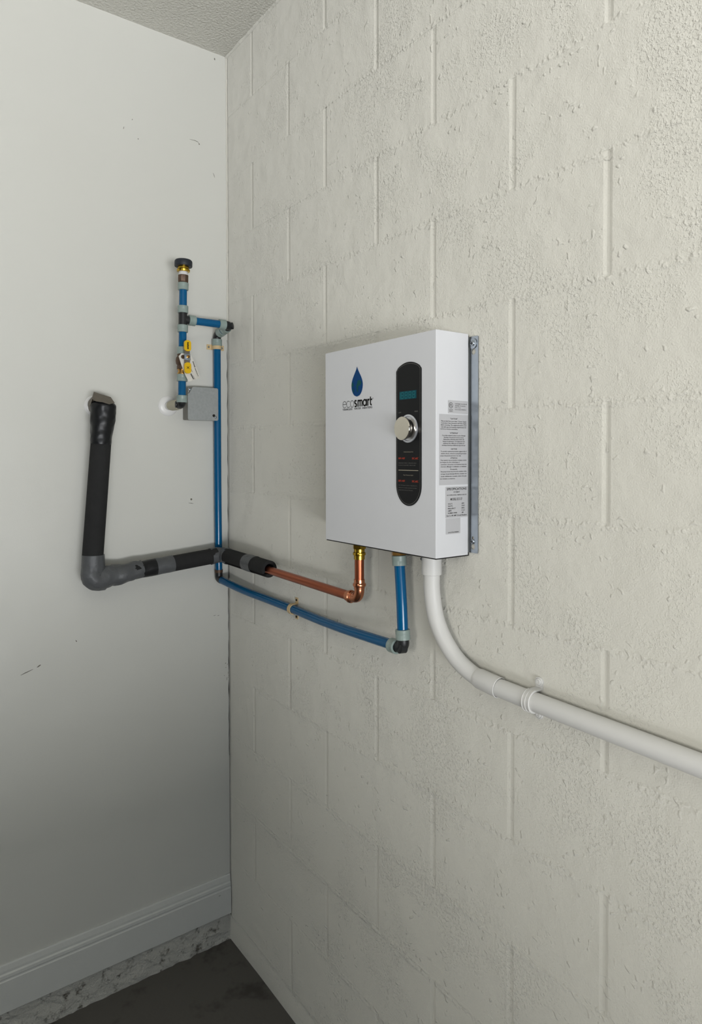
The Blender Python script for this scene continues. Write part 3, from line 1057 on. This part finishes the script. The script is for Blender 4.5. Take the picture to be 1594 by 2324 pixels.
g1 = grip(hz + 0.0165, hz + 0.0490, 0.0030, 'a')
g2 = grip(hz - 0.0490, hz - 0.0165, 0.0030, 'b')
gx = hxp + 0.0030 + 0.0036
marks = []
for k in range(7):
    zc = hz + 0.0240 + k * 0.0029
    marks.append(([(hcy - 0.0022 + 0.0004 * (k % 2), zc), (hcy + 0.0026 - 0.0005 * (k % 3), zc)], 0.0027, False))
strokes('grip_print', marks, 'L', gx, M_INK, valve)
strokes('grip_print', [([(hcy - 0.004, hz - 0.0290), (hcy, hz - 0.0315), (hcy + 0.004, hz - 0.0290)], 0.0016, False), ([(hcy - 0.004, hz - 0.0350), (hcy, hz - 0.0325), (hcy + 0.004, hz - 0.0350)], 0.0016, False)], 'L', gx, M_INK, valve)
ring(rp(rz(804.5)), UPR)
riser_tube(rz(795), rz(745), [RB, RB])
ring(rp(rz(754.5)), UPR)
# tee
tz = rz(725)
tee = tube('tee', [rp(rz(740)), rp(rz(711))], 0.0128, M_BLACKP, blue)
ybr = ry(tz)
tube('tee_branch', [(RX, ybr, tz), (RX, ybr + 0.020, tz - 0.0005)], 0.0126, M_BLACKP, tee)
ring(rp(rz(711)), UPR)
riser_tube(rz(705), rz(650), [RB, RB])
ring(rp(rz(659)), UPR)
# adaptor, thread tape and capped brass vacuum breaker on top
lathe('threaded_adapter', rp(rz(643)), UPR, [(0, 0.0125), (0.001, 0.0140), (0.004, 0.0160), (0.022, 0.0160), (0.0235, 0.0145)], M_BRONZE, blue, 8)
lathe('thread_tape', rp(rz(625)), UPR, [(0, 0.0128), (0.003, 0.0135), (0.007, 0.0130), (0.011, 0.0132)], M_TEFLON, blue, 24)
lathe('vacuum_breaker', rp(rz(618)), UPR, [(0, 0.0150), (0.001, 0.0190), (0.006, 0.0200), (0.0075, 0.0180), (0.009, 0.0168), (0.020, 0.0165)], M_BRASS, blue, 32)
lathe('cap', rp(rz(606)), UPR, [(0, 0.0180), (0.0, 0.0255), (0.001, 0.0262), (0.0145, 0.0262), (0.0175, 0.0252), (0.0195, 0.0230), (0.0205, 0.0180), (0.0208, 0.0004)], M_CAP, blue, 48)
# crossover from the tee to the block wall, back to the drywall and down
cz = tz - 0.0012
yE = -0.0400
ring((RX, ybr + 0.0175, tz - 0.0004), (0, 1, -0.01))
tube('pipe', line_pts((RX, ybr + 0.022, tz - 0.0006), (RX, yE - 0.022, cz), 2), RB, M_BLUE, blue)
ring((RX, yE - 0.038, cz), (0, 1, -0.01))
DN = Vector((0.0150, -0.0450, cz - 0.0170))
c0 = Vector((RX, yE - 0.020, cz))
c1 = Vector((RX, yE, cz))
dirb = (DN - c1).normalized()
tube('elbow', [c0] + arc_corner(c0, c1, c1 + dirb * 0.03, 0.014) + [c1 + dirb * 0.020], 0.0130, M_BLACKP, blue)
lathe('elbow_boss', c1 + Vector((-0.004, -0.002, -0.002)), (0.6, 0.7, 0.1), [(0.0, 0.011), (0.0125, 0.011), (0.0140, 0.009), (0.0140, 0.001)], M_BLACKP, blue, 16)
ring(c1 + dirb * 0.0185, dirb)
tube('pipe', [c1 + dirb * 0.030, DN - dirb * 0.030], RB, M_BLUE, blue)
ring(DN - dirb * 0.040, dirb)
d0 = DN - dirb * 0.020
tube('elbow', [d0] + arc_corner(d0, DN, DN - Vector((0, 0, 0.03)), 0.014) + [DN - Vector((0, 0, 0.016))], 0.0128, M_BLACKP, blue)
ring(DN - Vector((0, 0, 0.0150)), (0, 0, -1))
BV = [(0.0150, -0.0450, DN.z - 0.020), (0.0152, -0.0452, 1.75), (0.0150, -0.0448, 1.50), (0.0150, -0.0430, 1.245)]
tube('pipe', spline(BV, 8), RB, M_BLUE, blue)
# lower corner elbow
LE = Vector((0.0150, -0.0430, 1.2165))
lathe('crimp_ring', (0.0150, -0.0430, 1.2480), (0, 0, -1), [(0, RB), (0, 0.0130), (0.0095, 0.0130), (0.0095, RB)], M_BRONZE, blue, 24, close=False)
LD = Vector((0.415, 0.027, -0.022)).normalized()
tube('elbow', [LE + Vector((0, 0, 0.024))] + arc_corner(LE + Vector((0, 0, 0.03)), LE, LE + LD * 0.03, 0.013) + [LE + LD * 0.020], 0.0120, M_BLACKP, blue)
HE = Vector((0.9440, -0.0480, 1.2075))
BH = [LE + LD * 0.014, (0.16, -0.030, 1.2025), (0.305, -0.0200, 1.1960), (0.433, -0.0155, 1.1920), (0.58, -0.0220, 1.1910), (0.7005, -0.0320, 1.1950), (0.83, -0.0420, 1.2015), HE - Vector((0.020, 0.0012, 0.0006))]
tube('pipe', spline(BH, 8), RB, M_BLUE, blue)
ring(HE - Vector((0.0385, 0.0022, 0.0020)), (1, -0.05, 0.04))
UD = Vector((-0.0150, 0, 0.200)).normalized()
tube('elbow', [HE - Vector((0.022, 0.001, 0.0006))] + arc_corner(HE - Vector((0.03, 0, 0)), HE, HE + UD * 0.03, 0.014) + [HE + UD * 0.020], 0.0130, M_BLACKP, blue)
lathe('elbow_boss', HE + Vector((0, 0.004, 0)), (-0.15, -1, 0.05), [(0.0, 0.0115), (0.015, 0.0115), (0.0165, 0.009), (0.0165, 0.001)], M_BLACKP, blue, 16)
ring(HE + UD * 0.0180, UD)
tube('pipe', spline([HE + UD * 0.026, HE + UD * 0.10 + Vector((0.0012, 0, 0)), HE + UD * 0.185], 8), RB, M_BLUE, blue)
tp = HE + UD * 0.1760
ring(tp, UD)
lathe('inlet_nut', tp + UD * 0.0215, UD, [(0, 0.0130), (0.001, 0.0168), (0.0085, 0.0168), (0.0090, 0.0130), (0.0142, 0.0130)], M_BRASS2, blue, 6)

# ---------------------------------------------------------------- paper tag on the valve
TX = hxp - 0.0080
tag_e = empty('paper_tag', (TX, hcy, hz), 'creased white paper tag hanging behind the yellow valve handle', 'tag')
outline = [(hcy - 0.0215, hz + 0.0020), (hcy - 0.0130, hz + 0.0115), (hcy + 0.0020, hz + 0.0122), (hcy + 0.0120, hz + 0.0110), (hcy + 0.0230, hz - 0.0100), (hcy + 0.0330, hz - 0.0300), (hcy + 0.0372, hz - 0.0400),
           (hcy + 0.0420, hz - 0.0590), (hcy + 0.0030, hz - 0.0730), (hcy - 0.0030, hz - 0.0560), (hcy - 0.0100, hz - 0.0330)]
hole = circ(hcy - 0.0085, hz + 0.0010, 0.0060, 14)
sheet = flat_poly('sheet', outline, [hole], plane_mtx('L', TX), 0.0006, M_PAPER, tag_e)
bmx = bmesh.new()
bmx.from_mesh(sheet.data)
bmesh.ops.triangulate(bmx, faces=bmx.faces)
bmesh.ops.subdivide_edges(bmx, edges=bmx.edges[:], cuts=3, use_grid_fill=True)
bend = lambda y, z: 0.010 * max(0.0, (hz - 0.028 - z) / 0.045) ** 1.5 + 0.004 * math.sin((y - hcy) * 90)
for v in bmx.verts:
    v.co.x += bend(v.co.y, v.co.z)
bmx.to_mesh(sheet.data)
bmx.free()
# blurred rows of print running down the tag, too small to read
for dy, dz_, h_, w_ in [(0.0195, -0.0110, 0.0040, 0.018), (0.0265, -0.0300, 0.0026, 0.026), (0.0130, -0.0330, 0.0016, 0.010), (0.0115, -0.0480, 0.0050, 0.018), (0.0185, -0.0540, 0.0014, 0.012)]:
    ca, sa = math.cos(math.radians(-68)), math.sin(math.radians(-68))
    items, t_ = [], 0.0
    while t_ < w_:
        l_ = min(random.uniform(0.0008, 0.0024), w_ - t_)
        items.append(([(hcy + dy + t_ * ca, hz + dz_ + t_ * sa), (hcy + dy + (t_ + l_) * ca, hz + dz_ + (t_ + l_) * sa)], h_ * random.uniform(0.6, 1.0), False))
        t_ += l_ + 0.0002
    p_ = strokes('print', items, 'L', TX + 0.0008, M_INKG, tag_e)
    for v in p_.data.vertices:
        v.co.x = TX + 0.0008 + bend(v.co.y, v.co.z)

# ---------------------------------------------------------------- escutcheons
ESC = [(0.0, 0.0312), (0.0012, 0.0312), (0.0040, 0.0290), (0.0065, 0.0230), (0.0076, 0.0170), (0.0078, 0.0128)]
o = lathe('escutcheon', (0.0003, -0.2055, 1.7745), (1, 0, 0), ESC, M_ESC, None, 40, close=False)
tag(o, 'round white wall flange beside the grey electrical box', 'wall flange', 'white pipe wall flanges')
o = lathe('escutcheon', (0.0003, -0.4265, 1.7655), (1, 0, 0), ESC, M_ESC, None, 40, close=False)
tag(o, 'round white wall flange half hidden behind the black taped pipe top', 'wall flange', 'white pipe wall flanges')

# ---------------------------------------------------------------- electrical box
jb = empty('junction_box', (0.0, -0.1055, 1.731), 'square galvanized electrical box with flat cover plate on drywall', 'electrical box')
JY0, JY1, JZ0, JZ1 = -0.1570, -0.0570, 1.7320, 1.8335
box('box_body', 0.0003, 0.0430, JY0, JY1, JZ0, JZ1, M_GALVD, jb, 0.003, 2)
ear = round_rect(JY0 - 0.0008, JY1 + 0.0012, JZ0 - 0.0010, JZ1 + 0.0014, 0.006, 6)
cut = [q for q in ear if not (q[0] < JY0 + 0.010 and q[1] > JZ1 - 0.010)]
# upper left corner of the cover is notched open around its screw
idx = next(i for i, q in enumerate(cut) if q[0] < JY0 + 0.012 and q[1] < JZ1 - 0.010)
cut[idx:idx] = [(JY0 + 0.0165, JZ1 + 0.0014), (JY0 + 0.0130, JZ1 - 0.0030), (JY0 + 0.0030, JZ1 - 0.0190), (JY0 - 0.0008, JZ1 - 0.0220)]
slot = [(JY1 - 0.0150, JZ0 + 0.0150), (JY1 - 0.0110, JZ0 + 0.0150), (JY1 - 0.0060, JZ0 + 0.0080), (JY1 - 0.0090, JZ0 + 0.0060)]
flat_poly('cover_plate', cut, [], plane_mtx('L', 0.0438), 0.0016, M_GALV, jb)
flat_poly('knockout_slot', circ(JY1 - 0.0140, JZ0 + 0.0150, 0.0046, 16), [], plane_mtx('L', 0.0447), 0.0004, M_DARK, jb)


def screw_x(y, z, x, r, parent, material=M_STEEL):
    return lathe('screw', (x, y, z), (1, 0, 0), [(0, r), (0.0010, r), (0.0022, r * 0.75), (0.0026, r * 0.35), (0.0026, 0.0003)], material, parent, 16)


screw_x(JY1 - 0.0085, JZ0 + 0.0098, 0.0446, 0.0042, jb)
screw_x(JY0 + 0.0068, JZ1 - 0.0070, 0.0430, 0.0045, jb)
flat_poly('corner_opening', [(JY0 + 0.002, JZ1 - 0.018), (JY0 + 0.012, JZ1 - 0.004), (JY0 + 0.0135, JZ1 - 0.009), (JY0 + 0.002, JZ1 - 0.024)], [], plane_mtx('L', 0.0432), 0.0006, M_DARK, jb)


# ---------------------------------------------------------------- beige clamps
def two_hole_strap(name, mtx, r_in, thick, width, tab_a, tab_b, material, label, group, screw_mat, stand):
    """local frame: u across the tabs, v along the pipe, w away from the wall; the pipe axis stands 'stand' off the wall"""
    root = empty(name, mtx @ Vector((0, 0, 0)), label, 'pipe clamp', group)
    ro = r_in + thick
    prof_o, prof_i = [], []
    for i in range(17):
        a = math.pi * i / 16
        prof_o.append((ro * math.cos(a), stand + ro * math.sin(a)))
        prof_i.append((r_in * math.cos(a), stand + r_in * math.sin(a)))
    outl = [(tab_b, 0.0003), (tab_b, thick), (ro, thick)] + prof_o + [(-ro, thick), (-tab_a, thick), (-tab_a, 0.0003), (-r_in, 0.0003)] + prof_i[::-1] + [(r_in, 0.0003)]
    V = [mtx @ Vector((u, s * width / 2, w)) for s in (-1, 1) for u, w in outl]
    n = len(outl)
    F = [(k, (k + 1) % n, n + (k + 1) % n, n + k) for k in range(n)]
    # end faces as strips: tabs + arch
    for base, flip in ((0, False), (n, True)):
        q = []
        i_b = n - 1                       # inner right foot
        q.append((0, 1, 2, i_b))
        for k in range(17):
            a1 = 2 + k
            a2 = 3 + k
            b1 = i_b - k
            b2 = i_b - k - 1
            q.append((b1, a1, a2, b2))
        # left tab
        lo = 3 + 17
        q.append((lo - 1 + 0, lo, lo + 1, lo + 2)) if False else None
        q = [t for t in q if t]
        q.append((lo, lo + 1, lo + 2, lo + 3))
        for t in q:
            t = tuple(base + i for i in t)
            F.append(tuple(reversed(t)) if flip else t)
    me = mesh('strap', V, F)
    bm = bmesh.new()
    bm.from_mesh(me)
    bmesh.ops.recalc_face_normals(bm, faces=bm.faces)
    bm.to_mesh(me)
    bm.free()
    smooth_sides(me, 40)
    st_ = link('strap', me, material, root)
    for u in (-(tab_a + ro) / 2 - 0.001, (tab_b + ro) / 2 + 0.001):
        p = mtx @ Vector((u, 0, thick))
        ax = (mtx.to_3x3() @ Vector((0, 0, 1)))
        lathe('screw', p, ax, [(0, 0.0032), (0.0010, 0.0032), (0.0020, 0.0022), (0.0022, 0.0003)], screw_mat, root, 14)
    return root


# on the drywall: u = y, v = z, w = x
mA = Matrix(((0, 0, 1, 0.0), (1, 0, 0, -0.0450), (0, 1, 0, 1.9715), (0, 0, 0, 1)))
two_hole_strap('pipe_clamp', mA, 0.0122, 0.0020, 0.0165, 0.0300, 0.0300, M_BEIGE, 'beige plastic pipe clamp screwed to drywall above the grey electrical box', 'beige pipe clamps', M_STEEL, 0.0150)
# on the block wall: u = z, v = x, w = -y
mB = Matrix(((0, 1, 0, 0.4330), (0, 0, -1, 0.0), (1, 0, 0, 1.1920), (0, 0, 0, 1)))
two_hole_strap('pipe_clamp', mB, 0.0124, 0.0024, 0.0130, 0.0300, 0.0300, M_BEIGE, 'beige plastic pipe clamp on block wall below the copper pipe', 'beige pipe clamps', M_DARK, 0.0155)

# ---------------------------------------------------------------- copper outlet pipe
cop = empty('copper_pipe', (0.7895, -0.0500, 1.288), 'shiny copper pipe elbowing up into the left underside of the heater', 'pipe')
RC = 0.0111
CE = Vector((0.7895, -0.0500, 1.2862))
tube('pipe', [(0.100, -0.0470, 1.2985), (0.36, -0.0450, 1.2925), CE - Vector((0.035, 0, -0.0004))], RC, M_COPPER, cop)
tube('pipe', [CE + Vector((0, 0, 0.034)), (0.7895, -0.0500, 1.3880)], RC, M_COPPER, cop)
elb = tube('elbow', [CE - Vector((0.030, 0, 0))] + arc_corner(CE - Vector((0.03, 0, 0)), CE, CE + Vector((0, 0, 0.03)), 0.023, 12) + [CE + Vector((0, 0, 0.030))], 0.0118, M_COPPER2, cop)
PRESS = [(0, RC), (0, 0.0128), (0.008, 0.0128), (0.0095, 0.0150), (0.0125, 0.0156), (0.0155, 0.0150), (0.0170, 0.0128), (0.022, 0.0124), (0.022, RC)]
lathe('press_end', CE + Vector((0, 0, 0.0460)), (0, 0, -1), PRESS, M_COPPER2, elb, 32, close=False)
lathe('press_end', CE - Vector((0.0460, 0, 0)), (1, 0, 0), PRESS, M_COPPER2, elb, 32, close=False)
bra = lathe('brass_adapter', (0.7895, -0.0500, 1.3790), (0, 0, 1), [(0, RC), (0, 0.0128), (0.009, 0.0128), (0.0100, 0.0148), (0.0130, 0.0152), (0.0158, 0.0148), (0.0168, 0.0128), (0.0240, 0.0128), (0.0245, 0.0140)], M_BRASS, cop, 32, close=False)
lathe('hex_nut', (0.7895, -0.0500, 1.4032), (0, 0, 1), [(0, 0.0125), (0.0008, 0.0163), (0.0110, 0.0166), (0.0118, 0.0150), (0.0160, 0.0150)], M_BRASS, bra, 6)

# ---------------------------------------------------------------- foam insulated pipe
ins = empty('insulated_pipe', (0.060, -0.445, 1.24), 'black foam pipe insulation patched with grey tape, bent around the room corner', 'pipe insulation')
RH = 0.0243
TOPP, BOTP = Vector((0.0640, -0.4190, 1.7660)), Vector((0.0600, -0.4525, 1.3300))
tube('foam_sleeve', [Vector((0.0600, -0.4535, 1.2900)), BOTP, BOTP.lerp(TOPP, 0.5), BOTP.lerp(TOPP, 0.86)], [0.0288, 0.0290, 0.0284, 0.0276], M_FOAM, ins, 32)
# taped top elbow
v_ = []
pts = line_pts(BOTP.lerp(TOPP, 0.74), TOPP + Vector((0, 0.001, 0.012)), 34)
rads = []
for i, p in enumerate(pts):
    t = i / 33
    rads.append(0.0286 + 0.0068 * max(0.0, math.sin(min(1.0, t / 0.85) * math.pi / 2)) ** 2 - (0.016 * ((t - 0.86) / 0.14) ** 2 if t > 0.86 else 0))
tube('vinyl_wrap', pts, rads, M_VINYL, ins, 40, wob=0.0034, wscale=26)
tube('wall_sleeve', line_pts((0.006, -0.4262, 1.7655), (0.058, -0.4215, 1.7680), 8), [0.0230, 0.0255, 0.0275, 0.0285, 0.0290, 0.0290, 0.0285, 0.0270], M_OLIVE, ins, 28, wob=0.003, wscale=40)
# folded tape flap standing up at the top
V = [(0.056, -0.4435, 1.8010), (0.062, -0.4251, 1.7945), (0.066, -0.4000, 1.7875), (0.0935, -0.4490, 1.7720), (0.1010, -0.4333, 1.7695), (0.1020, -0.4150, 1.7645), (0.0890, -0.3960, 1.7700),
     (0.034, -0.4420, 1.7900), (0.036, -0.4000, 1.7850), (0.074, -0.4535, 1.7790), (0.060, -0.4555, 1.7600), (0.036, -0.4500, 1.7700)]
F = [(0, 1, 4, 3), (1, 2, 6, 5), (1, 5, 4), (0, 7, 8, 2, 1), (0, 3, 9), (0, 9, 10, 11, 7)]
o = link('tape_flap', mesh('tape_flap', V, F), M_OLIVE, ins)
md = o.modifiers.new('thickness', 'SOLIDIFY')
md.thickness = 0.0008
# horizontal run along the drywall
HA, HB = Vector((0.0580, -0.4450, 1.2700)), Vector((0.0560, -0.0700, 1.3015))
tube('foam_sleeve', line_pts(HA, HB, 12), RH, M_FOAM, ins, 32)
# taped lower elbow: wraps the foot of the upright and the start of the run
el = [Vector((0.0600, -0.4525, 1.3380)), Vector((0.0600, -0.4535, 1.3000))] + arc_corner((0.06, -0.4535, 1.33), (0.0600, -0.4560, 1.2645), (0.06, -0.40, 1.268), 0.026, 10) + line_pts((0.0585, -0.425, 1.2690), HA.lerp(HB, 0.36), 16)
rr_ = []
for i, p in enumerate(el):
    t = i / (len(el) - 1)
    rr_.append(0.0305 + 0.0035 * math.sin(min(1, t / 0.6) * math.pi) - (0.0045 * (t - 0.6) / 0.4 if t > 0.6 else 0))
tube('duct_tape_wrap', el, rr_, M_DUCT, ins, 40, wob=0.0050, wscale=34)
tube('duct_tape_band', line_pts(HA.lerp(HB, 0.47), HA.lerp(HB, 0.615), 10), 0.0253, M_DUCT, ins, 32, wob=0.0012, wscale=40)
tube('vinyl_band', line_pts(HA.lerp(HB, 0.30), HA.lerp(HB, 0.50), 12), 0.0249, M_VINYL, ins, 32, wob=0.0014, wscale=40)
# corner joint in crumpled tape
cor = [HB - Vector((0, 0.020, 0.0015)), HB] + arc_corner(HB, (0.0575, -0.0465, 1.3020), (0.10, -0.0465, 1.3000), 0.020, 8) + [Vector((0.095, -0.0468, 1.2995))]
tube('duct_tape_corner', cor, [0.0252] + [0.0240] * (len(cor) - 2) + [0.0250], M_DUCT, ins, 32, wob=0.0042, wscale=36)


# split sleeve along the block wall, open at its end
def split_sleeve(a, b, ro, ri, gap_dir_deg, gap_half_deg, seg=40):
    a, b = Vector(a), Vector(b)
    t = (b - a).normalized()
    n = (Vector((0, 0, 1)) - t * t.z).normalized()
    s = t.cross(n)
    sect = []
    a0, a1 = gap_dir_deg + gap_half_deg, gap_dir_deg + 360 - gap_half_deg
    for i in range(seg + 1):
        an = math.radians(a0 + (a1 - a0) * i / seg)
        sect.append((ro * math.cos(an), ro * math.sin(an)))
    for i in range(seg, -1, -1):
        an = math.radians(a0 + (a1 - a0) * i / seg)
        sect.append((ri * math.cos(an), ri * math.sin(an)))
    V, F = [], []
    for p in (a, b):
        for u, v in sect:
            V.append(p + n * u + s * v)
    k = len(sect)
    for i in range(k):
        j = (i + 1) % k
        F.append((i, j, k + j, k + i))
    for base in (0, k):
        for i in range(seg):
            F.append((base + i, base + i + 1, base + k - 2 - i, base + k - 1 - i))
    me = mesh('foam_sleeve', V, F)
    bm = bmesh.new()
    bm.from_mesh(me)
    bmesh.ops.recalc_face_normals(bm, faces=bm.faces)
    bm.to_mesh(me)
    bm.free()
    smooth_sides(me, 40)
    return me


FA, FB = Vector((0.0840, -0.0470, 1.3005)), Vector((0.3540, -0.0445, 1.2955))
link('foam_sleeve', split_sleeve(FA, FB, RH, 0.0150, 135, 14), M_FOAM, ins)
tube('duct_tape_band', line_pts(FA.lerp(FB, 0.50), FA.lerp(FB, 0.70), 8), 0.0250, M_DUCT, ins, 32, caps=False, wob=0.0008, wscale=40)

# ---------------------------------------------------------------- white conduit
con = empty('white_conduit', (1.0228, -0.0400, 1.42), 'white plastic conduit sweeping from the heater underside to the right along the wall', 'conduit')
RV = 0.0168
CB = [(1.0228, -0.0400, 1.4150), (1.0226, -0.0395, 1.3750), (1.0230, -0.0385, 1.3380), (1.0308, -0.0355, 1.2890), (1.0510, -0.0310, 1.2470), (1.0860, -0.0265, 1.2110), (1.1360, -0.0232, 1.1895), (1.1900, -0.0225, 1.1845)]
tube('bend', spline(CB, 10), RV, M_PVC, con, 40)
lathe('collar', (1.0228, -0.0400, 1.3760), (0, 0, 1), [(0, RV), (0, 0.0198), (0.0008, 0.0205), (0.0425, 0.0205), (0.0430, 0.0190)], M_PVC, con, 40, close=False)
screw_y(1.0120, 1.4080, -0.0568, 0.0030, con)
cd = Vector((0.0540, 0.0004, -0.0045)).normalized()
lathe('bell_coupling', (1.1330, -0.0234, 1.1900), cd, [(0, RV), (0.002, 0.0180), (0.008, 0.0192), (0.055, 0.0194), (0.0560, 0.0194), (0.0565, 0.0180), (0.050, 0.0176)], M_PVC, con, 48, close=False)
tube('tube', [(1.1780, -0.0230, 1.1853), (1.2700, -0.0225, 1.1828), (1.5650, -0.0225, 1.1785), (3.4, -0.0225, 1.1760)], 0.0170, M_PVC, con, 48)

# white strap holding the conduit
mC = Matrix(((0, 1, 0, 1.2640), (0, 0, -1, 0.0), (1, 0, 0, 1.1830), (0, 0, 0, 1)))
wc = two_hole_strap('pipe_clamp', mC, 0.0172, 0.0026, 0.0150, 0.0290, 0.0310, M_PVC, 'white plastic strap clamping the conduit to the wall', None, M_PVC, 0.0225)
for dx in (-0.0075, -0.0005, 0.0070):
    pts = [(1.2640 + dx, -(0.0225 + 0.0200 * math.sin(a)), 1.1830 + 0.0200 * math.cos(a)) for a in [math.pi * i / 20 for i in range(21)]]
    tube('strap_rib', pts, 0.0009, M_PVC, wc, 8)
for dz_ in (0.0305, -0.0285):
    lathe('screw_boss', (1.2640, -0.0004, 1.1830 + dz_), (0, -1, 0), [(0, 0.0085), (0.0042, 0.0085), (0.0050, 0.0078), (0.0050, 0.0066), (0.0030, 0.0064), (0.0030, 0.0003)], M_PVC, wc, 24)
    lathe('screw_head', (1.2640, -0.0026, 1.1830 + dz_), (0, -1, 0), [(0, 0.0062), (0.003, 0.0062), (0.0045, 0.0045), (0.0045, 0.0015), (0.003, 0.0003)], M_PVC, wc, 18)
